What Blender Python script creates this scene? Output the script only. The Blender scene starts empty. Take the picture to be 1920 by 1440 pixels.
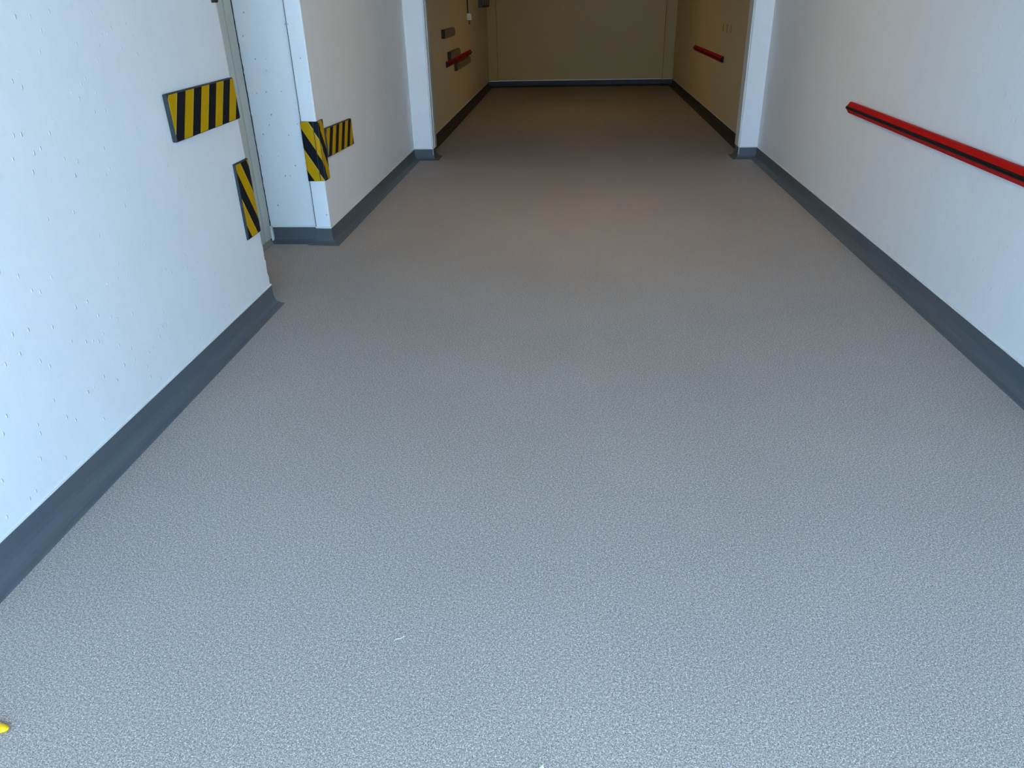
import bpy, bmesh, math, random
from mathutils import Vector, Matrix
random.seed(7)

# ---------------------------------------------------------------- camera, sky, light, exposure
S = bpy.context.scene
COL = S.collection
cam_d = bpy.data.cameras.new('camera'); cam = bpy.data.objects.new('camera', cam_d); COL.objects.link(cam)
S.camera = cam
cam_d.sensor_width = 36.0; cam_d.lens = 36.0 * 1397.2 / 1920.0; cam_d.clip_start = 0.02; cam_d.clip_end = 200
yaw, pitch, roll = 0.0886957, 0.4781758, -0.0274490
fwd = Vector((-math.sin(yaw)*math.cos(pitch), math.cos(yaw)*math.cos(pitch), -math.sin(pitch)))
rt0 = Vector((math.cos(yaw), math.sin(yaw), 0)); up0 = rt0.cross(fwd)
rt = rt0*math.cos(roll) + up0*math.sin(roll); up = up0*math.cos(roll) - rt0*math.sin(roll)
M = Matrix((rt, up, -fwd)).transposed().to_4x4(); M.translation = Vector((0, 0, 1.5))
cam.matrix_world = M

SKY = (0.365, 0.645, 1.0); SKY_STRENGTH = 14.1
W = bpy.data.worlds.new('world'); S.world = W; W.use_nodes = True
bg = W.node_tree.nodes['Background']; bg.inputs[0].default_value = (*SKY, 1); bg.inputs[1].default_value = SKY_STRENGTH
S.view_settings.view_transform = 'Standard'; S.view_settings.look = 'None'
S.view_settings.gamma = 1.0; S.view_settings.use_curve_mapping = False
S.view_settings.exposure = 0.09

CEIL_Y0 = -2.0          # the roof over the passage begins here; in front of it is open sky
CEIL_Z = 2.45
sun_d = bpy.data.lights.new('sun', 'SUN'); sun_d.energy = 75.0; sun_d.angle = 0.01; sun_d.color = (1.0, 0.93, 0.80)
sun = bpy.data.objects.new('sun', sun_d); COL.objects.link(sun); sun.rotation_euler = (math.radians(-40), math.radians(12), 0)   # from behind the building: it lights the yard outside only
def area(name, loc, size, power, color, rot=(0, 0, 0)):
    l = bpy.data.lights.new(name, 'AREA'); l.shape = 'RECTANGLE'; l.size, l.size_y = size
    l.energy = power; l.color = color
    o = bpy.data.objects.new(name, l); COL.objects.link(o); o.location = loc; o.rotation_euler = rot
    return o
WARM = (1.0, 0.63, 0.14)
LAMPS = [((0.1, 5.4, CEIL_Z-0.11), 12.0, (1.0, 0.70, 0.24)), ((0.1, 11.3, 2.09), 4.8, WARM)]

# ---------------------------------------------------------------- materials
def new_mat(name):
    m = bpy.data.materials.new(name); m.use_nodes = True
    nt = m.node_tree; b = nt.nodes['Principled BSDF']
    return m, nt, b
def N(nt, t, **kw):
    n = nt.nodes.new(t)
    for k, v in kw.items(): setattr(n, k, v)
    return n
def ramp(nt, src, stops):
    r = N(nt, 'ShaderNodeValToRGB'); nt.links.new(src, r.inputs[0])
    el = r.color_ramp.elements
    while len(el) < len(stops): el.new(0.5)
    for e, (p, c) in zip(el, stops):
        e.position = p; e.color = (*c, 1) if len(c) == 3 else c
    return r.outputs[0]
def mixc(nt, fac, a, b):
    m = N(nt, 'ShaderNodeMix', data_type='RGBA')
    for sock, v in ((0, fac), (6, a), (7, b)):
        if hasattr(v, 'links'): nt.links.new(v, m.inputs[sock])
        elif isinstance(v, tuple): m.inputs[sock].default_value = (*v, 1)
        else: m.inputs[sock].default_value = v
    return m.outputs[2]
def math_(nt, op, a, b=None, c=None):
    m = N(nt, 'ShaderNodeMath', operation=op)
    for i, v in enumerate((a, b, c)):
        if v is None: continue
        if hasattr(v, 'links'): nt.links.new(v, m.inputs[i])
        else: m.inputs[i].default_value = v
    return m.outputs[0]
def noise(nt, vec, scale, detail=2, rough=0.5):
    n = N(nt, 'ShaderNodeTexNoise'); n.inputs['Scale'].default_value = scale
    n.inputs['Detail'].default_value = detail; n.inputs['Roughness'].default_value = rough
    nt.links.new(vec, n.inputs['Vector']); return n.outputs[0]
def bump(nt, b, h, dist, strength=1.0, prev=None):
    n = N(nt, 'ShaderNodeBump'); n.inputs['Distance'].default_value = dist; n.inputs['Strength'].default_value = strength
    nt.links.new(h, n.inputs['Height'])
    if prev: nt.links.new(prev, n.inputs['Normal'])
    nt.links.new(n.outputs[0], b.inputs['Normal']); return n.outputs[0]
def coords(nt, scale=None):
    g = N(nt, 'ShaderNodeNewGeometry').outputs['Position']
    if scale:
        v = N(nt, 'ShaderNodeVectorMath', operation='MULTIPLY'); nt.links.new(g, v.inputs[0]); v.inputs[1].default_value = scale
        return v.outputs[0]
    return g
def planar(nt, su, sv):
    # wall plane coordinates: (x + y) along the wall, z up
    sp = N(nt, 'ShaderNodeSeparateXYZ'); nt.links.new(coords(nt), sp.inputs[0])
    cb = N(nt, 'ShaderNodeCombineXYZ')
    nt.links.new(math_(nt, 'MULTIPLY', math_(nt, 'ADD', sp.outputs[0], sp.outputs[1]), su), cb.inputs[0])
    nt.links.new(math_(nt, 'MULTIPLY', sp.outputs[2], sv), cb.inputs[1])
    return cb.outputs[0]
def simple(name, col, rough=0.5, grain=0.06, gscale=60, bdist=0.0, spec=0.5):
    m, nt, b = new_mat(name)
    p = coords(nt); n = noise(nt, p, gscale, 3)
    lo = tuple(c*(1-grain) for c in col); hi = tuple(min(1, c*(1+grain)) for c in col)
    nt.links.new(mixc(nt, n, lo, hi), b.inputs['Base Color'])
    b.inputs['Roughness'].default_value = rough; b.inputs['Specular IOR Level'].default_value = spec
    if bdist: bump(nt, b, n, bdist)
    return m

def floor_material():
    m, nt, b = new_mat('quartz_screed')
    p = coords(nt)
    g1 = noise(nt, p, 330, 2, 0.7); g2 = noise(nt, p, 150, 2, 0.6); cl = noise(nt, p, 1.3, 3)
    v = math_(nt, 'ADD', math_(nt, 'MULTIPLY', g1, 0.72), math_(nt, 'MULTIPLY', g2, 0.28))
    c = ramp(nt, v, [(0.34, (0.078, 0.069, 0.062)), (0.47, (0.302, 0.256, 0.231)), (0.53, (0.392, 0.332, 0.300)), (0.66, (0.86, 0.80, 0.74))])
    f = math_(nt, 'MULTIPLY_ADD', cl, 0.2, 0.9)
    mm = N(nt, 'ShaderNodeVectorMath', operation='SCALE'); nt.links.new(c, mm.inputs[0]); nt.links.new(f, mm.inputs['Scale'])
    nt.links.new(mm.outputs[0], b.inputs['Base Color'])
    b.inputs['Roughness'].default_value = 0.62; b.inputs['Specular IOR Level'].default_value = 0.35
    bump(nt, b, v, 0.002, 0.6)
    return m
def wall_material(name, col, pits=False, spots=True):
    m, nt, b = new_mat(name)
    p = coords(nt)
    fine = noise(nt, p, 190, 3, 0.6); mid = noise(nt, coords(nt, (9, 9, 2.5)), 1.0, 3)
    roll_ = noise(nt, coords(nt, (70, 70, 24)), 1.0, 3, 0.7)
    mid = math_(nt, 'ADD', math_(nt, 'MULTIPLY', mid, 0.5), math_(nt, 'MULTIPLY', roll_, 0.5))
    c = mixc(nt, mid, tuple(x*0.92 for x in col), tuple(min(1, x*1.05) for x in col))
    h = math_(nt, 'MULTIPLY', fine, 0.35)
    # small raised paint blobs, taller than wide
    vo = N(nt, 'ShaderNodeTexVoronoi'); vo.inputs['Scale'].default_value = 1.0
    nt.links.new(planar(nt, 30, 16), vo.inputs['Vector'])
    vo.voronoi_dimensions = '2D'
    sx = N(nt, 'ShaderNodeSeparateColor'); nt.links.new(vo.outputs['Color'], sx.inputs[0])
    pick = math_(nt, 'GREATER_THAN', sx.outputs[0], 0.84)
    near = math_(nt, 'SMOOTH_MIN', math_(nt, 'MULTIPLY', math_(nt, 'MAXIMUM', math_(nt, 'SUBTRACT', 0.13, vo.outputs['Distance']), 0.0), 12.0), 1.0, 0.05)
    blob = math_(nt, 'MULTIPLY', pick, near)
    if spots:
        h = math_(nt, 'ADD', h, math_(nt, 'MULTIPLY', blob, 4.0))
        c = mixc(nt, blob, c, (1.0, 1.0, 1.0))  # gloss highlights of the blobs put into the colour as white
        nt.links.new(math_(nt, 'MULTIPLY_ADD', blob, -0.25, 0.45), b.inputs['Roughness'])
    # faint scuffs
    sc = noise(nt, coords(nt, (3, 3.5, 6)), 1.0, 5, 0.65)
    scm = ramp(nt, sc, [(0.66, (0, 0, 0)), (0.80, (1, 1, 1))])
    c = mixc(nt, math_(nt, 'MULTIPLY', scm, 0.22), c, tuple(x*0.62 for x in col))
    if pits:
        v2 = N(nt, 'ShaderNodeTexVoronoi'); v2.inputs['Scale'].default_value = 1.0
        nt.links.new(planar(nt, 24, 15), v2.inputs['Vector'])
        v2.voronoi_dimensions = '2D'
        s2 = N(nt, 'ShaderNodeSeparateColor'); nt.links.new(v2.outputs['Color'], s2.inputs[0])
        pk = math_(nt, 'GREATER_THAN', s2.outputs[1], 0.81)
        rad = math_(nt, 'MULTIPLY', s2.outputs[2], 0.085)
        pit = math_(nt, 'MULTIPLY', pk, math_(nt, 'LESS_THAN', v2.outputs['Distance'], rad))
        c = mixc(nt, math_(nt, 'MULTIPLY', pit, 0.75), c, (0.08, 0.08, 0.08))
        h = math_(nt, 'SUBTRACT', h, pit)
    nt.links.new(c, b.inputs['Base Color'])
    b.inputs['Roughness'].default_value = 0.45; b.inputs['Specular IOR Level'].default_value = 0.4
    bump(nt, b, h, 0.0016, 0.55)
    return m
def stripe_material():
    # flat print: the u coordinate counts stripe periods
    m, nt, b = new_mat('hazard_stripes')
    uv = N(nt, 'ShaderNodeUVMap'); uv.uv_map = 'stripes'
    s = N(nt, 'ShaderNodeSeparateXYZ'); nt.links.new(uv.outputs[0], s.inputs[0])
    fr = math_(nt, 'FRACT', s.outputs[0])
    yel = math_(nt, 'LESS_THAN', fr, 0.51)
    rim = math_(nt, 'MULTIPLY', yel, math_(nt, 'GREATER_THAN', fr, 0.475))
    n = noise(nt, coords(nt), 25, 3)
    yc = mixc(nt, n, (0.50, 0.275, 0.001), (0.58, 0.32, 0.002))
    c = mixc(nt, yel, (0.008, 0.009, 0.013), yc)
    c = mixc(nt, math_(nt, 'MULTIPLY', rim, 0.5), c, (0.75, 0.55, 0.12))
    nt.links.new(c, b.inputs['Base Color'])
    b.inputs['Roughness'].default_value = 0.5; b.inputs['Specular IOR Level'].default_value = 0.1
    return m
def base_material(name='grey_coving_resin', lo=(0.092, 0.104, 0.114), hi=(0.108, 0.120, 0.131)):
    m, nt, b = new_mat(name)
    n = noise(nt, coords(nt, (3, 3, 14)), 1.0, 4); f = noise(nt, coords(nt), 90, 2)
    nt.links.new(mixc(nt, n, lo, hi), b.inputs['Base Color'])
    b.inputs['Roughness'].default_value = 0.5; b.inputs['Specular IOR Level'].default_value = 0.22
    bump(nt, b, f, 0.0008, 0.25)
    return m

M_FLOOR = floor_material()
M_WALL = wall_material('white_wall_paint', (0.86, 0.845, 0.825))
M_PIER = wall_material('white_painted_concrete', (0.90, 0.905, 0.89), pits=True, spots=False)
M_HALL = wall_material('hall_wall_warm_dim', (0.80, 0.62, 0.36), spots=False)  # warm dim light of the hall put into its wall colour
M_BACK = wall_material('back_wall_warm_dim', (0.42, 0.22, 0.028), spots=False)  # brown gloom at the hall's end put into the wall colour
M_STRIPE = stripe_material()
M_BASE = base_material()
M_BASE_HALL = base_material('shaded_coving_resin', (0.026, 0.024, 0.020), (0.034, 0.031, 0.026))  # darker coving copy: the hall's dimness is put into the colour
M_BEAD = simple('cream_sealant', (0.80, 0.79, 0.74), 0.4, 0.05, 40)
M_DOOR = simple('cream_door_paint', (0.56, 0.55, 0.47), 0.5, 0.04, 12)
M_BEIGE = simple('beige_coving', (0.26, 0.235, 0.20), 0.6, 0.1, 60)
M_RUBBER = simple('black_rubber', (0.022, 0.025, 0.028), 0.6, 0.15, 80)
M_EDGE = simple('dark_foam_edge', (0.032, 0.040, 0.043), 0.6, 0.12, 60, spec=0.2)
M_RED = simple('red_plastic', (0.50, 0.003, 0.003), 0.5, 0.08, 14, spec=0.06)
M_BLACK = simple('black_insert', (0.005, 0.005, 0.006), 0.5, 0.1, 80, spec=0.15)
M_BROWN = simple('brown_buffer_foam', (0.21, 0.155, 0.085), 0.8, 0.2, 50, 0.001)
M_END = simple('dark_brown_plate', (0.04, 0.028, 0.014), 0.8, 0.1, 40, spec=0.1)
M_SOCKET = simple('cream_plastic', (0.58, 0.50, 0.33), 0.4, 0.03, 30)
M_GAP = simple('dark_joint', (0.02, 0.02, 0.018), 0.9, 0.2, 50)
M_WORN = simple('worn_brown_screed', (0.115, 0.095, 0.075), 0.8, 0.35, 140, 0.001)
M_METAL = simple('galvanised_channel', (0.50, 0.50, 0.48), 0.4, 0.06, 30)
M_YELLOW = simple('yellow_plastic', (1.0, 0.58, 0.0), 0.35, 0.03, 30)
M_PAPER = simple('white_paper', (0.88, 0.93, 0.90), 0.8, 0.03, 60)
M_CEIL = simple('ceiling_paint', (0.55, 0.55, 0.52), 0.8, 0.04, 8)
M_DARKBOX = simple('dark_grille', (0.05, 0.045, 0.035), 0.7, 0.1, 40)
M_LAMPBODY = simple('lamp_body_white', (0.8, 0.8, 0.78), 0.4, 0.02, 20)
M_GROUND = simple('yard_concrete', (0.46, 0.45, 0.43), 0.8, 0.2, 20)

# ---------------------------------------------------------------- helpers
def link(name, bm, mats, parent=None, bevel=0.0, smooth=False):
    bmesh.ops.recalc_face_normals(bm, faces=bm.faces)
    me = bpy.data.meshes.new(name); bm.to_mesh(me); bm.free()
    for m in (mats if isinstance(mats, (list, tuple)) else [mats]): me.materials.append(m)
    o = bpy.data.objects.new(name, me); COL.objects.link(o)
    if parent: o.parent = parent
    if smooth:
        for p in me.polygons: p.use_smooth = True
    if bevel:
        b = o.modifiers.new('bevel', 'BEVEL'); b.width = bevel; b.segments = 2; b.limit_method = 'ANGLE'
    return o
def box_bm(x0, x1, y0, y1, z0, z1, bm=None):
    bm = bm or bmesh.new()
    v = [bm.verts.new((x, y, z)) for x in (x0, x1) for y in (y0, y1) for z in (z0, z1)]
    for f in ((0, 1, 3, 2), (4, 6, 7, 5), (0, 4, 5, 1), (2, 3, 7, 6), (0, 2, 6, 4), (1, 5, 7, 3)):
        bm.faces.new([v[i] for i in f])
    return bm
def prism(pts, z0, z1, bm=None):
    bm = bm or bmesh.new()
    a = [bm.verts.new((x, y, z0)) for x, y in pts]; b = [bm.verts.new((x, y, z1)) for x, y in pts]
    bm.faces.new(a[::-1]); bm.faces.new(b)
    n = len(pts)
    for i in range(n): bm.faces.new((a[i], a[(i+1) % n], b[(i+1) % n], b[i]))
    return bm
def struct(name, bm, mats, parent=None, **kw):
    o = link(name, bm, mats, parent, **kw)
    if not parent: o['kind'] = 'structure'
    return o
def tag(o, label, cat, group=None):
    o['label'] = label; o['category'] = cat
    if group: o['group'] = group
    return o
def empty(name, loc, label, cat, group=None):
    o = bpy.data.objects.new(name, None); COL.objects.link(o); o.location = loc; o.empty_display_size = 0.05
    return tag(o, label, cat, group)
def sweep(path, profile, side=1, closed=True):
    """profile [(distance out from the wall, z)] carried along a plan path with mitred corners"""
    bm = bmesh.new(); n = len(path); rings = []
    P = [Vector(p) for p in path]
    for i in range(n):
        d0 = (P[i]-P[i-1]).normalized() if i else None
        d1 = (P[i+1]-P[i]).normalized() if i < n-1 else None
        nn = []
        for d in (d0, d1):
            if d is not None: nn.append(Vector((-d.y, d.x))*side)
        m = nn[0] if len(nn) == 1 else (nn[0]+nn[1])/(1+nn[0].dot(nn[1]))
        rings.append([bm.verts.new((P[i].x+m.x*q[0], P[i].y+m.y*q[0], q[1])) for q in profile])
    k = len(profile)
    for i in range(n-1):
        for j in range(k if closed else k-1):
            bm.faces.new((rings[i][j], rings[i][(j+1) % k], rings[i+1][(j+1) % k], rings[i+1][j]))
    bm.faces.new(rings[0]); bm.faces.new(rings[-1][::-1])
    return bm
def dup(root, loc, label, rot=None):
    r = root.copy(); COL.objects.link(r); r.location = loc; r['label'] = label
    if rot: r.rotation_euler = rot
    for ch in list(root.children):
        c = ch.copy(); COL.objects.link(c); c.parent = r
        for g in list(ch.children):
            d = g.copy(); COL.objects.link(d); d.parent = c
    return r

# ---------------------------------------------------------------- the setting
XL = -1.68
def XR(y): return 1.854 - (y-2.9)*0.0034
Y0 = -2.1; H = 2.9; HALL_H = 2.15; OUT = 2.5
YD0, YD1 = 3.81, 5.005          # doorway in the left wall
YPL, YPR = 8.01, 7.91           # faces of the two piers before the hall
XHL, XHR = -1.612, 1.784        # hall walls

bm = box_bm(-3.2, 3.2, Y0-0.05, 15.4, -0.15, 0.0)
struct('floor', bm, M_FLOOR)
bm = box_bm(-14, 14, -18, Y0-0.052, -0.17, -0.012)
struct('ground', bm, M_GROUND)

# left wall, front stretch: its far edge is chipped near the bottom
edge = [(0.0, 3.838), (0.10, 3.838), (0.125, 3.832), (0.155, 3.836), (0.185, 3.826), (0.215, 3.829), (0.25, 3.834), (0.262, 3.824), (0.30, 3.826),
        (0.335, 3.829), (0.345, 3.823), (0.42, 3.821), (0.60, 3.818), (0.9, 3.812), (1.16, 3.806), (1.22, 3.809), (1.5, 3.806), (H, 3.803)]
bm = bmesh.new()
def prof_ring(x, ys=0.0):
    return [bm.verts.new((x, Y0, 0))] + [bm.verts.new((x, y+ys, z)) for z, y in edge] + [bm.verts.new((x, Y0, H))]
ra = prof_ring(XL, -0.004); rb = prof_ring(XL-0.008, 0.0); rc = prof_ring(-2.6)
bm.faces.new(ra); bm.faces.new(rc[::-1])
for A, B in ((ra, rb), (rb, rc)):
    for i in range(len(A)):
        j = (i+1) % len(A); bm.faces.new((A[i], A[j], B[j], B[i]))
struct('wall_left', bm, M_WALL)
# left wall beyond the doorway, with the raised corner strip on its near face
bm = prism([(-2.6, 5.036), (-1.783, 5.028), (-1.783, 5.0), (XL-0.006, 4.992), (XL, 4.998), (XL, YPL+0.03), (-2.6, YPL+0.03)], 0, H)
o = struct('wall_left', bm, [M_PIER, M_WALL])
for p in o.data.polygons:
    if p.normal.x > 0.9: p.material_index = 1
bm = box_bm(-1.7865, -1.783, 4.9985, 5.028, 0.105, H)
struct('joint', bm, M_GAP, parent=o)
# over the doorway
struct('wall_left', box_bm(-2.6, XL, 3.80, 5.04, 2.15, H), M_WALL)
# right wall
bm = prism([(XR(Y0), Y0), (OUT, Y0), (OUT, YPR+0.03), (XR(YPR), YPR+0.03)], 0, H)
struct('wall_right', bm, M_WALL)
# piers on either side of the hall opening
bm = prism([(-2.6, YPL), (-1.492, YPL), (-1.484, YPL+0.006), (-1.480, YPL+0.10), (-1.480, YPL+0.205), (-1.62, YPL+0.205), (-2.6, YPL+0.205)], 0, H)
pl = struct('wall_left', bm, M_WALL)
struct('corner_bead', prism([(-1.4835, YPL+0.010), (-1.4765, YPL+0.012), (-1.4765, YPL+0.022), (-1.4835, YPL+0.022)], 0.13, 2.2), M_BEAD, parent=pl)
struct('channel', prism([(-1.4805, YPL+0.11), (-1.472, YPL+0.11), (-1.472, YPL+0.125), (-1.476, YPL+0.13), (-1.472, YPL+0.20), (-1.4805, YPL+0.20)], 0.105, 2.2), M_METAL, parent=pl)
bm = prism([(OUT, YPR), (1.668, YPR), (1.660, YPR+0.006), (1.660, YPR+0.215), (1.80, YPR+0.215), (OUT, YPR+0.215)], 0, H)
pr = struct('wall_right', bm, M_WALL)
struct('channel', prism([(1.6605, YPR+0.03), (1.652, YPR+0.03), (1.652, YPR+0.045), (1.656, YPR+0.05), (1.652, YPR+0.205), (1.6605, YPR+0.205)], 0.105, 2.2), M_BEAD, parent=pr)
# lintel and the hall behind it
struct('wall_back', prism([(-1.48, YPL+0.001), (1.66, YPR+0.001), (1.66, YPR+0.21), (-1.48, YPL+0.2)], 1.92, H), M_WALL)
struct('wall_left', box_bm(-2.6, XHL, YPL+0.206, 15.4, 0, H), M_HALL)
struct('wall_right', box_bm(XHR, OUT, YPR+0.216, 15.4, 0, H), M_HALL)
BL, BR = (XHL, 15.05), (XHR, 14.91)
def yb(x): return BL[1] + (x-BL[0])*(BR[1]-BL[1])/(BR[0]-BL[0])
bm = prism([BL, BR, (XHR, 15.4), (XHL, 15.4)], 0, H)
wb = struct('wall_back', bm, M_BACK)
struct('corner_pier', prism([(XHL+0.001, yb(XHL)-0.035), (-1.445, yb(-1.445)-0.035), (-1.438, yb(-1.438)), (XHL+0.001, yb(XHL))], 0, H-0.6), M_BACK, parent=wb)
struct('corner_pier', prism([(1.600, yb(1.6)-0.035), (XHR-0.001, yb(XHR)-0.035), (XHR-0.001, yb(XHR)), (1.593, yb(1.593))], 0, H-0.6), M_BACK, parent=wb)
struct('ceiling', box_bm(-1.70, 1.88, CEIL_Y0, 8.0, CEIL_Z, CEIL_Z+0.3), M_CEIL)
struct('ceiling', box_bm(XHL, XHR, YPR+0.215, 15.4, HALL_H, H+0.2), M_CEIL)

# door in the recess
d = bpy.data.objects.new('door_1', None); COL.objects.link(d); d['kind'] = 'structure'; d.location = (-2.13, 4.42, 0)
def dpart(name, bm, m, **kw):
    bmesh.ops.translate(bm, verts=bm.verts, vec=(2.13, -4.42, 0)); return link(name, bm, m, d, **kw)
dpart('door_leaf', box_bm(-2.20, -2.145, 3.90, 4.80, 0.012, 2.10), M_DOOR, bevel=0.002)
dpart('door_frame', box_bm(-2.24, -2.128, 4.806, 4.904, 0.029, 2.15), M_DOOR, bevel=0.003)
dpart('door_frame', box_bm(-2.24, -2.124, 4.912, 5.0215, 0.029, 2.15), M_DOOR, bevel=0.003)
dpart('door_frame', box_bm(-2.24, -2.128, 3.84, 3.895, 0.01, 2.15), M_DOOR, bevel=0.003)
dpart('frame_gap', box_bm(-2.24, -2.134, 4.9035, 4.9125, 0.03, 2.15), M_GAP)
bm = bmesh.new(); zs = [0.0 + 0.018*k for k in range(118)]
L_ = []
for z in zs:
    a = 5.0210; b_ = 5.0275 + random.choice((0, 0, 0.0015, 0.003, -0.002)) + (0.004 if random.random() < 0.06 else 0)
    L_.append([bm.verts.new(p) for p in ((-2.24, a, z), (-2.1215, a, z), (-2.1215, b_, z), (-2.24, 5.0345, z))])
for A, B in zip(L_, L_[1:]):
    for i in range(4): bm.faces.new((A[i], A[(i+1) % 4], B[(i+1) % 4], B[i]))
bm.faces.new(L_[0]); bm.faces.new(L_[-1][::-1])
struct('trim_1', bm, M_GAP)
prof_small = [(0, 0.028), (0.004, 0.028), (0.007, 0.015), (0.014, 0.006), (0.028, 0.0015), (0.028, 0.0), (0, 0)]
struct('trim_2', sweep([(-2.128, 3.86), (-2.128, 4.99)], prof_small, side=-1), M_BEIGE)

# coved baseboards and the sealant bead along their tops
BASE = [(0.0, 0.105), (0.004, 0.105), (0.0055, 0.050), (0.009, 0.033), (0.016, 0.020), (0.027, 0.011), (0.041, 0.0055), (0.058, 0.0025), (0.064, 0.0), (0.0, 0.0)]
BEAD = [(0.0, 0.105), (0.0045, 0.105), (0.0055, 0.108), (0.0045, 0.114), (0.0, 0.116)]
def baseboard(nm, tn, path, side, w=1.0, mat=None):
    a = struct(nm, sweep(path, [(p[0]*w, p[1]) for p in BASE], side), mat or M_BASE)
    b = struct(tn, sweep(path, BEAD, side), M_BEAD)
    return a
E_ = 0.0008
baseboard('baseboard_left', 'trim_3', [(XL+E_, Y0), (XL+E_, 3.836)], -1)
bp = baseboard('baseboard_left', 'trim_4', [(-2.118, 5.033-E_), (-1.7835, 5.028-E_), (-1.7835, 5.0-E_), (XL+E_, 4.992-E_), (XL+E_, YPL-E_), (-1.48+E_, YPL-E_), (-1.48+E_, YPL+0.19)], -1)
link('worn_patch', box_bm(-1.6975, -1.6815, 4.983, 4.990, 0.030, 0.101), M_WORN, bp, bevel=0.002)
link('end_cap', box_bm(-2.124, -2.108, 5.010, 5.0325, 0.006, 0.116), M_BEAD, bp, bevel=0.003)
link('corner_strip', box_bm(-1.481, -1.4735, YPL-0.0085, YPL+0.002, 0.018, 0.104), M_METAL, bp, bevel=0.002)
br_ = baseboard('baseboard_right', 'trim_5', [(XR(Y0)-E_, Y0), (XR(YPR)-E_, YPR-E_), (1.66-E_, YPR-E_), (1.66-E_, YPR+0.19)], 1)
link('corner_strip', box_bm(1.652, 1.660, YPR-0.0085, YPR+0.002, 0.018, 0.104), M_METAL, br_, bevel=0.002)
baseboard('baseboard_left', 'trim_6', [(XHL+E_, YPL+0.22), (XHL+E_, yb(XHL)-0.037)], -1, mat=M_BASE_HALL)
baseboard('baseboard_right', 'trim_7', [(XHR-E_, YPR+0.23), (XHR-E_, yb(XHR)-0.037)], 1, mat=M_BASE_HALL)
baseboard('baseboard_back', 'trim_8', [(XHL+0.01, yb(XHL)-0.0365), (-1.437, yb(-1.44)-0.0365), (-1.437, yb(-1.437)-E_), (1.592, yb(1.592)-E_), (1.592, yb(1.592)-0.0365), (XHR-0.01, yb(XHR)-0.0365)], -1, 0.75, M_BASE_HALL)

# ---------------------------------------------------------------- striped pads and corner guards
def uv_faces(bm, fn):
    uv = bm.loops.layers.uv.new('stripes')
    for f in bm.faces:
        for l in f.loops: l[uv].uv = fn(l.vert.co)
def striped_panel(name, loc, length, height, thick, y_first, slope, period, tilt, label):
    """flat pad on the left wall; local x out of the wall, y along it, z up; the face carries the stripes"""
    root = empty(name, loc, label, 'wall pad', 'striped pads and guards')
    root.rotation_euler = (tilt, 0, 0)
    hl, hh = length/2, height/2
    def rr(r, dy, x):
        pts = []
        for cy, cz, a0 in ((hl-r-dy, hh-r-dy, 0), (-hl+r+dy, hh-r-dy, 90), (-hl+r+dy, -hh+r+dy, 180), (hl-r-dy, -hh+r+dy, 270)):
            for k in range(4):
                a = math.radians(a0+30*k); pts.append((x, cy+r*math.cos(a), cz+r*math.sin(a)))
        return pts
    def slab(ringset):
        bm = bmesh.new(); R = [[bm.verts.new(p) for p in ring] for ring in ringset]
        bm.faces.new(R[0][::-1]); bm.faces.new(R[-1]); n = len(R[0])
        for A, B in zip(R, R[1:]):
            for i in range(n): bm.faces.new((A[i], A[(i+1) % n], B[(i+1) % n], B[i]))
        return bm
    link('foam_body', slab([rr(.006, 0, 0), rr(.006, 0, thick-.004), rr(.004, .0035, thick)]), M_EDGE, root)
    bm = slab([rr(.004, .004, thick), rr(.004, .004, thick+.0012)])
    uv_faces(bm, lambda c: ((c.y - slope*c.z - y_first)/period, c.z))
    link('striped_face', bm, M_STRIPE, root)
    return root
# upper pad: spans y 3.12..3.795, z .995..1.187 ; a yellow stripe begins at y=3.292 on the top edge
yc, zc = 3.459, 1.091
p1 = striped_panel('striped_pad', (XL+E_, yc, zc), 0.668, 0.190, 0.019, (3.292-yc)-0.55*0.094, 0.55, 0.155, 0.008,
    'large black and yellow striped pad high on front left wall, above a narrow guard')
yc2, zc2 = 5.425, 0.648
p2 = striped_panel('striped_pad', (XL+E_, yc2, zc2), 0.640, 0.186, 0.017, (5.285-yc2)-0.57*0.100, 0.57, 0.1495, -0.035,
    'smaller looking striped pad on the left wall just behind the corner guard past the doorway')

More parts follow.
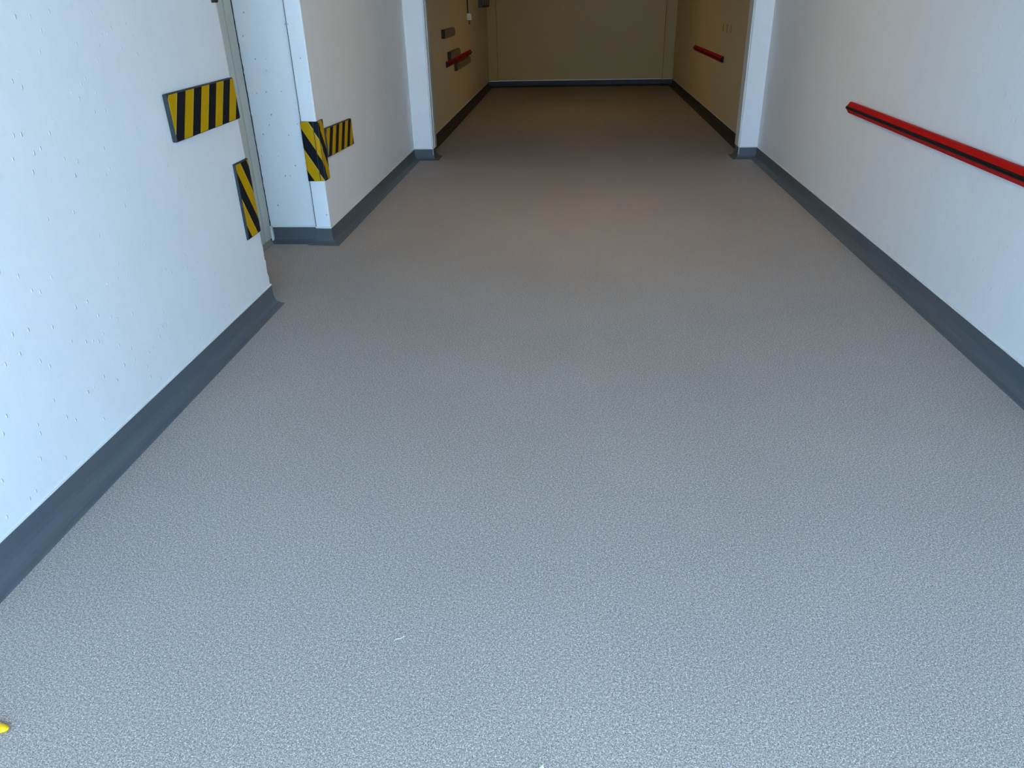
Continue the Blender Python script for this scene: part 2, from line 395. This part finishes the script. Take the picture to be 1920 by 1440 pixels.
def corner_guard(name, loc, arm_a, arm_b, z0, z1, c0, period, flip, label):
    """L-shaped rubber guard around an outward corner. local origin = wall corner, local -x arm lies on the near face, +y arm on the side face"""
    root = empty(name, loc, label, 'corner guard', 'striped pads and guards')
    t = 0.012
    prof = []   # (x, y, s) outer skin, near-face arm first; near face normal -y, side face normal +x
    prof.append((-arm_a, -0.001)); prof.append((-arm_a+0.002, -t+0.003)); prof.append((-arm_a+0.008, -t))
    prof += [(-0.024, -t), (-0.0225, -t+0.0025), (-0.019, -t+0.0025), (-0.0175, -t-0.002)]
    for k in range(0, 7):
        a = math.radians(-90+15*k); r = 0.020
        prof.append((-0.006+r*math.cos(a), 0.006+r*math.sin(a)))
        if k == 3:
            prof.append((0.0055, -0.0055)); 
    prof += [(t+0.002, 0.0175), (t-0.0025, 0.019), (t-0.0025, 0.0225), (t, 0.024)]
    prof += [(t, arm_b-0.008), (t-0.003, arm_b-0.002), (0.001, arm_b)]
    s = [0.0]
    for a, b in zip(prof, prof[1:]): s.append(s[-1]+math.hypot(b[0]-a[0], b[1]-a[1]))
    inner = [(0.001, arm_b), (0.001, -0.001), (-arm_a, -0.001)]
    bm = bmesh.new()
    ring = prof + [(0.001, -0.001)]
    S_ = s + [0]
    lo = [bm.verts.new((x, y, z0)) for x, y in ring]; hi = [bm.verts.new((x, y, z1)) for x, y in ring]
    n = len(ring); uvl = bm.loops.layers.uv.new('stripes')
    for i in range(n):
        j = (i+1) % n
        f = bm.faces.new((lo[i], lo[j], hi[j], hi[i]))
        outer = i < len(prof)-1
        f.material_index = 0 if (outer and i not in (0,) and i < len(prof)-2) else 1
        if outer:
            for l in f.loops:
                k = i if l.vert in (lo[i], hi[i]) else j
                l[uvl].uv = ((S_[k]+0.57*l.vert.co.z-c0)/period, l.vert.co.z)
    for side in (lo, hi):
        try:
            f = bm.faces.new(side); f.material_index = 1
        except ValueError: pass
    bmesh.ops.triangulate(bm, faces=[f for f in bm.faces if len(f.verts) > 4])
    link('rubber_shell', bm, [M_STRIPE, M_EDGE], root)
    # hinge ribs at the bend
    for (x, y) in ((-0.0208, -0.0115), (0.0118, -0.0055), (0.0118, 0.0208)):
        b2 = bmesh.new(); bmesh.ops.create_cone(b2, cap_ends=True, segments=8, radius1=0.0022, radius2=0.0022, depth=z1-z0-0.004,
            matrix=Matrix.Translation((x, y, (z0+z1)/2)))
        link('rib', b2, M_RUBBER, root, smooth=False)
    return root
g2 = corner_guard('striped_corner_guard', (XL, 4.992, 0), 0.108, 0.108, 0.432, 0.814, 0.452, 0.152, 1,
    'black and yellow striped corner guard wrapped round the wall corner beyond the doorway')

# guard on the end of the front wall: one arm on the wall face, the other round on the end face
def end_guard(name, z0, z1, ya, label, c0, mats, yend=3.812):
    root = empty(name, (XL, yend, (z0+z1)/2), label, 'corner guard', 'striped pads and guards')
    t = 0.013; a = yend-ya; hz = (z1-z0)/2
    prof = [(0.001, -a), (t-0.003, -a+0.001), (t, -a+0.006), (t, -0.022)]
    for k in range(1, 7):
        an = math.radians(15*k); prof.append((-0.010+0.023*math.cos(an), -0.012+0.030*math.sin(an)))
    prof += [(-0.03, 0.018), (-0.11, 0.018), (-0.112, 0.008), (-0.01, 0.008), (0.001, 0.001)]
    s = [0.0]
    for p, q in zip(prof, prof[1:]): s.append(s[-1]+math.hypot(q[0]-p[0], q[1]-p[1]))
    bm = bmesh.new(); uvl = bm.loops.layers.uv.new('stripes')
    rings = []
    for z, ins in ((-hz, 0.005), (-hz+0.005, 0), (hz-0.005, 0), (hz, 0.005)):
        rings.append([bm.verts.new((x-(ins if 0 < i < 12 else 0), y, z)) for i, (x, y) in enumerate(prof)])
    n = len(prof)
    for ri, (A, B) in enumerate(zip(rings, rings[1:])):
        for i in range(n):
            j = (i+1) % n; f = bm.faces.new((A[i], A[j], B[j], B[i]))
            f.material_index = 0 if (ri == 1 and 2 <= i <= 11) else 1
            for l in f.loops:
                k = i if l.vert in (A[i], B[i]) else j
                l[uvl].uv = ((s[k]+ya+0.56*(l.vert.co.z+(z0+z1)/2)-c0)/0.152, l.vert.co.z)
    bm.faces.new(rings[0]).material_index = 1; bm.faces.new(rings[-1]).material_index = 1
    bmesh.ops.triangulate(bm, faces=[f for f in bm.faces if len(f.verts) > 4])
    link('rubber_shell', bm, mats, root)
    return root
end_guard('striped_corner_guard', 0.420, 0.802, 3.645, 'tall narrow striped guard with diagonal bands at the end of the front left wall', 3.938, [M_STRIPE, M_EDGE])
end_guard('corner_guard', 1.513, 1.89, 3.752, 'dark guard tip just showing at the top edge, on the front left wall end', 3.938, [M_RUBBER, M_EDGE], yend=3.806)

# ---------------------------------------------------------------- red bumper rails
def rail(loc, length, flipx, label):
    """local +x out of the wall, y along from 0 to length; z centred"""
    root = empty('bumper_rail', loc, label, 'bumper rail', 'red wall bumper rails')
    s = -1 if flipx else 1
    def ext(prof, y0, y1, nm, m, ins=0.0):
        bm = bmesh.new()
        A = [bm.verts.new((s*x, y0, z)) for x, z in prof]; B = [bm.verts.new((s*x, y1, z)) for x, z in prof]
        bm.faces.new(A); bm.faces.new(B[::-1]); n = len(prof)
        for i in range(n): bm.faces.new((A[i], A[(i+1) % n], B[(i+1) % n], B[i]))
        return link(nm, bm, m, root, bevel=0.0015)
    ext([(0, 0.034), (0.010, 0.036), (0.018, 0.034), (0.032, 0.013), (0.034, 0.010), (0.026, 0.009), (0.026, -0.009), (0.034, -0.010), (0.032, -0.013), (0.018, -0.034), (0.010, -0.036), (0, -0.034)], 0, length, 'rail_body', M_RED)
    ext([(0.024, 0.0088), (0.035, 0.0088), (0.038, 0.005), (0.038, -0.005), (0.035, -0.0088), (0.024, -0.0088)], -0.004, length+0.008, 'insert_strip', M_BLACK)
    ext([(0, 0.035), (0.018, 0.035), (0.034, 0.012), (0.034, -0.012), (0.018, -0.035), (0, -0.035)], -0.004, -0.0002, 'end_cap', M_BLACK)
    return root
yr = 5.405
r1 = rail((XR(4.2)-E_*3, yr-2.36, 0.7975), 2.36, True, 'long red bumper rail with black centre line on the front right wall')
r1.rotation_euler = (0, 0, math.atan(0.0034))
r2 = dup(r1, (XHR-E_, 9.93, 0.775), 'short looking red bumper rail in the dim hall on the right wall', (0, 0, 0))
r3 = rail((XHL+E_, 10.02, 0.775), 2.36, False, 'dark red bumper rail on the left hall wall between brown buffer blocks')

# ---------------------------------------------------------------- brown buffer blocks on the left hall wall
def block_bm(length, height, depth):
    bm = bmesh.new(); hz = height/2
    pts = [(0, -hz), (0, hz)]
    r = hz*0.95
    for k in range(9):
        a = math.radians(90-22.5*k); pts.append((length-r+r*math.cos(a), r*math.sin(a)*hz/r))
    rings = []
    for x, ins in ((0, 0), (depth*0.72, 0), (depth, 0.010)):
        rings.append([bm.verts.new((x, max(ins, min(length-ins, y)), z*(1-ins/hz))) for y, z in pts])
    n = len(pts); bm.faces.new(rings[0]); bm.faces.new(rings[-1][::-1])
    for A, B in zip(rings, rings[1:]):
        for i in range(n): bm.faces.new((A[i], A[(i+1) % n], B[(i+1) % n], B[i]))
    return bm
def block(loc, L, hgt, label, holes=False):
    root = empty('buffer_block', loc, label, 'buffer block', 'brown buffer blocks in the hall')
    link('foam_body', block_bm(L, hgt, 0.046), M_BROWN, root, bevel=0.003)
    link('end_plate', box_bm(0.0, 0.044, -0.006, 0.001, -hgt/2, hgt/2), M_END, root, bevel=0.001)
    if holes:
        for y in (0.16, 0.38, 0.62):
            b2 = bmesh.new(); bmesh.ops.create_cone(b2, cap_ends=True, segments=10, radius1=0.012, radius2=0.012, depth=0.003,
                matrix=Matrix.Translation((0.0475, y, 0.008)) @ Matrix.Rotation(math.pi/2, 4, 'Y'))
            link('fixing_plug', b2, M_RUBBER, root)
    return root
block((XHL+E_, 9.82, 1.128), 0.86, 0.100, 'brown rounded buffer block alone, the highest on the left hall wall')
block((XHL+E_, 10.20, 0.862), 0.88, 0.094, 'brown buffer block resting just above the dark red rail')
block((XHL+E_, 10.72, 0.690), 1.42, 0.088, 'longer brown buffer block with dark fixings just below the dark red rail', True)

# socket box with its conduit
t = empty('socket_box', (XHL+E_, 12.25, 1.262), 'small cream socket box with a cable running up the left hall wall', 'socket')
link('housing', box_bm(0, 0.062, 0, 0.085, -0.045, 0.045), M_SOCKET, t, bevel=0.006)
link('cover', box_bm(0.062, 0.070, 0.006, 0.079, -0.038, 0.038), M_SOCKET, t, bevel=0.003)
b2 = bmesh.new(); bmesh.ops.create_cone(b2, cap_ends=True, segments=10, radius1=0.009, radius2=0.009, depth=1.0, matrix=Matrix.Translation((0.012, 0.03, 0.545)))
link('conduit', b2, M_GAP, t)
b2 = bmesh.new(); bmesh.ops.create_cone(b2, cap_ends=True, segments=10, radius1=0.011, radius2=0.008, depth=0.055, matrix=Matrix.Translation((0.03, 0.03, -0.072)))
link('cable_gland', b2, M_GAP, t)

# ribbed dark box in the far left corner
t = empty('wall_grille', (XHL+E_, 13.75, 1.365), 'dark ribbed box hung high in the far left corner of the hall', 'wall box')
link('casing', box_bm(0, 0.07, 0, 1.05, 0.0, 0.55), M_DARKBOX, t, bevel=0.004)
for k in range(6):
    link('rib', box_bm(0.070, 0.084, 0.06+k*0.17, 0.11+k*0.17, 0.03, 0.52), M_DARKBOX if k % 2 else M_BROWN, t)

# three thin slots on the right hall wall
def slot(y, h, label):
    o = link('wall_slot', box_bm(-0.0025, 0, -0.007, 0.007, -h/2, h/2), M_DARKBOX)
    o.location = (XHR-E_, y, 1.115); return tag(o, label, 'slot', 'thin slots on the right hall wall')
slot(10.16, 0.085, 'thin dark slot on the right hall wall, the farthest of three in a row')
slot(9.90, 0.090, 'thin dark slot on the right hall wall, the middle of three in a row')
slot(9.66, 0.080, 'thin dark slot on the right hall wall, the nearest of three in a row')

# unseen ceiling lights, added to light the passage and the hall
for i, (loc, pw, colr) in enumerate(LAMPS):
    t = empty('unseen_ceiling_light', loc, ['long ceiling light over the passage, unseen, added as warm fill', 'long ceiling light in the hall, unseen, above the frame'][i], 'ceiling light')
    link('lamp_housing', box_bm(-0.09, 0.09, -0.65, 0.65, 0.02, 0.06 if i else 0.11), M_LAMPBODY, t, bevel=0.008)
    a = area('lamp_light', (0, 0, 0.015), (0.16, 1.25), pw, colr); a.parent = t

# ---------------------------------------------------------------- litter on the floor
# yellow tongue whose tip enters at the lower left
bm = bmesh.new()
rings = []
c0 = Vector((-1.303, 1.0825)); dirv = Vector((-0.985, 0.02)).normalized(); nrm = Vector((-dirv.y, dirv.x))
prof = [(0.000, 0.0010), (0.0015, 0.0045), (0.005, 0.0075), (0.011, 0.0100), (0.020, 0.0125), (0.04, 0.0165), (0.08, 0.020), (0.13, 0.021)]
for d_, w_ in prof:
    c = c0 + dirv*d_
    ring = []
    for k in range(12):
        a = 2*math.pi*k/12
        q = c + nrm*(w_*math.cos(a)); ring.append(bm.verts.new((q.x, q.y, 0.0075 + min(w_*0.7, 0.0068)*math.sin(a))))
    rings.append(ring)
for A, B in zip(rings, rings[1:]):
    for i in range(12): bm.faces.new((A[i], A[(i+1) % 12], B[(i+1) % 12], B[i]))
bm.faces.new(rings[0]); bm.faces.new(rings[-1][::-1])
tag(link('marker_tongue', bm, M_YELLOW, smooth=True), 'bright yellow rounded plastic tip lying on the floor at the lower left edge', 'plastic piece')
# crumpled paper scrap at the bottom edge
bm = bmesh.new()
outl = [(-0.064, 1.050), (-0.0600, 1.0560), (-0.0565, 1.0605), (-0.0530, 1.0625), (-0.0500, 1.0655), (-0.0470, 1.0600), (-0.0435, 1.0540), (-0.0445, 1.040), (-0.050, 1.028), (-0.060, 1.030), (-0.067, 1.040)]
cen = bm.verts.new((-0.054, 1.048, 0.0095)); ring = [bm.verts.new((x, y, 0.0020+0.005*random.random())) for x, y in outl]
low = [bm.verts.new((v.co.x, v.co.y, v.co.z-0.0008)) for v in ring]; cl = bm.verts.new((-0.054, 1.048, 0.0085))
for i in range(len(ring)):
    j = (i+1) % len(ring)
    bm.faces.new((cen, ring[i], ring[j])); bm.faces.new((cl, low[j], low[i])); bm.faces.new((ring[i], low[i], low[j], ring[j]))
tag(link('paper_scrap', bm, M_PAPER), 'small crumpled white scrap on the floor at the bottom edge of the photo', 'paper scrap')
# white thread
def fibre(pts, r, label):
    bm = bmesh.new(); R = []
    for x, y, z in pts: R.append([bm.verts.new((x+r*0.3*math.cos(a), y+r*math.cos(a), z+r*math.sin(a))) for a in (0, 1.57, 3.14, 4.71)])
    for A, B in zip(R, R[1:]):
        for i in range(4): bm.faces.new((A[i], A[(i+1) % 4], B[(i+1) % 4], B[i]))
    bm.faces.new(R[0]); bm.faces.new(R[-1][::-1])
    tag(link('fibre', bm, M_PAPER), label, 'thread')
fibre([(-0.454, 1.406, .001), (-0.4505, 1.4095, .0015), (-0.446, 1.4105, .0015), (-0.441, 1.411, .002), (-0.436, 1.4155, .002), (-0.431, 1.420, .001)], 0.0007,
      'tiny curved white thread lying on the speckled floor')
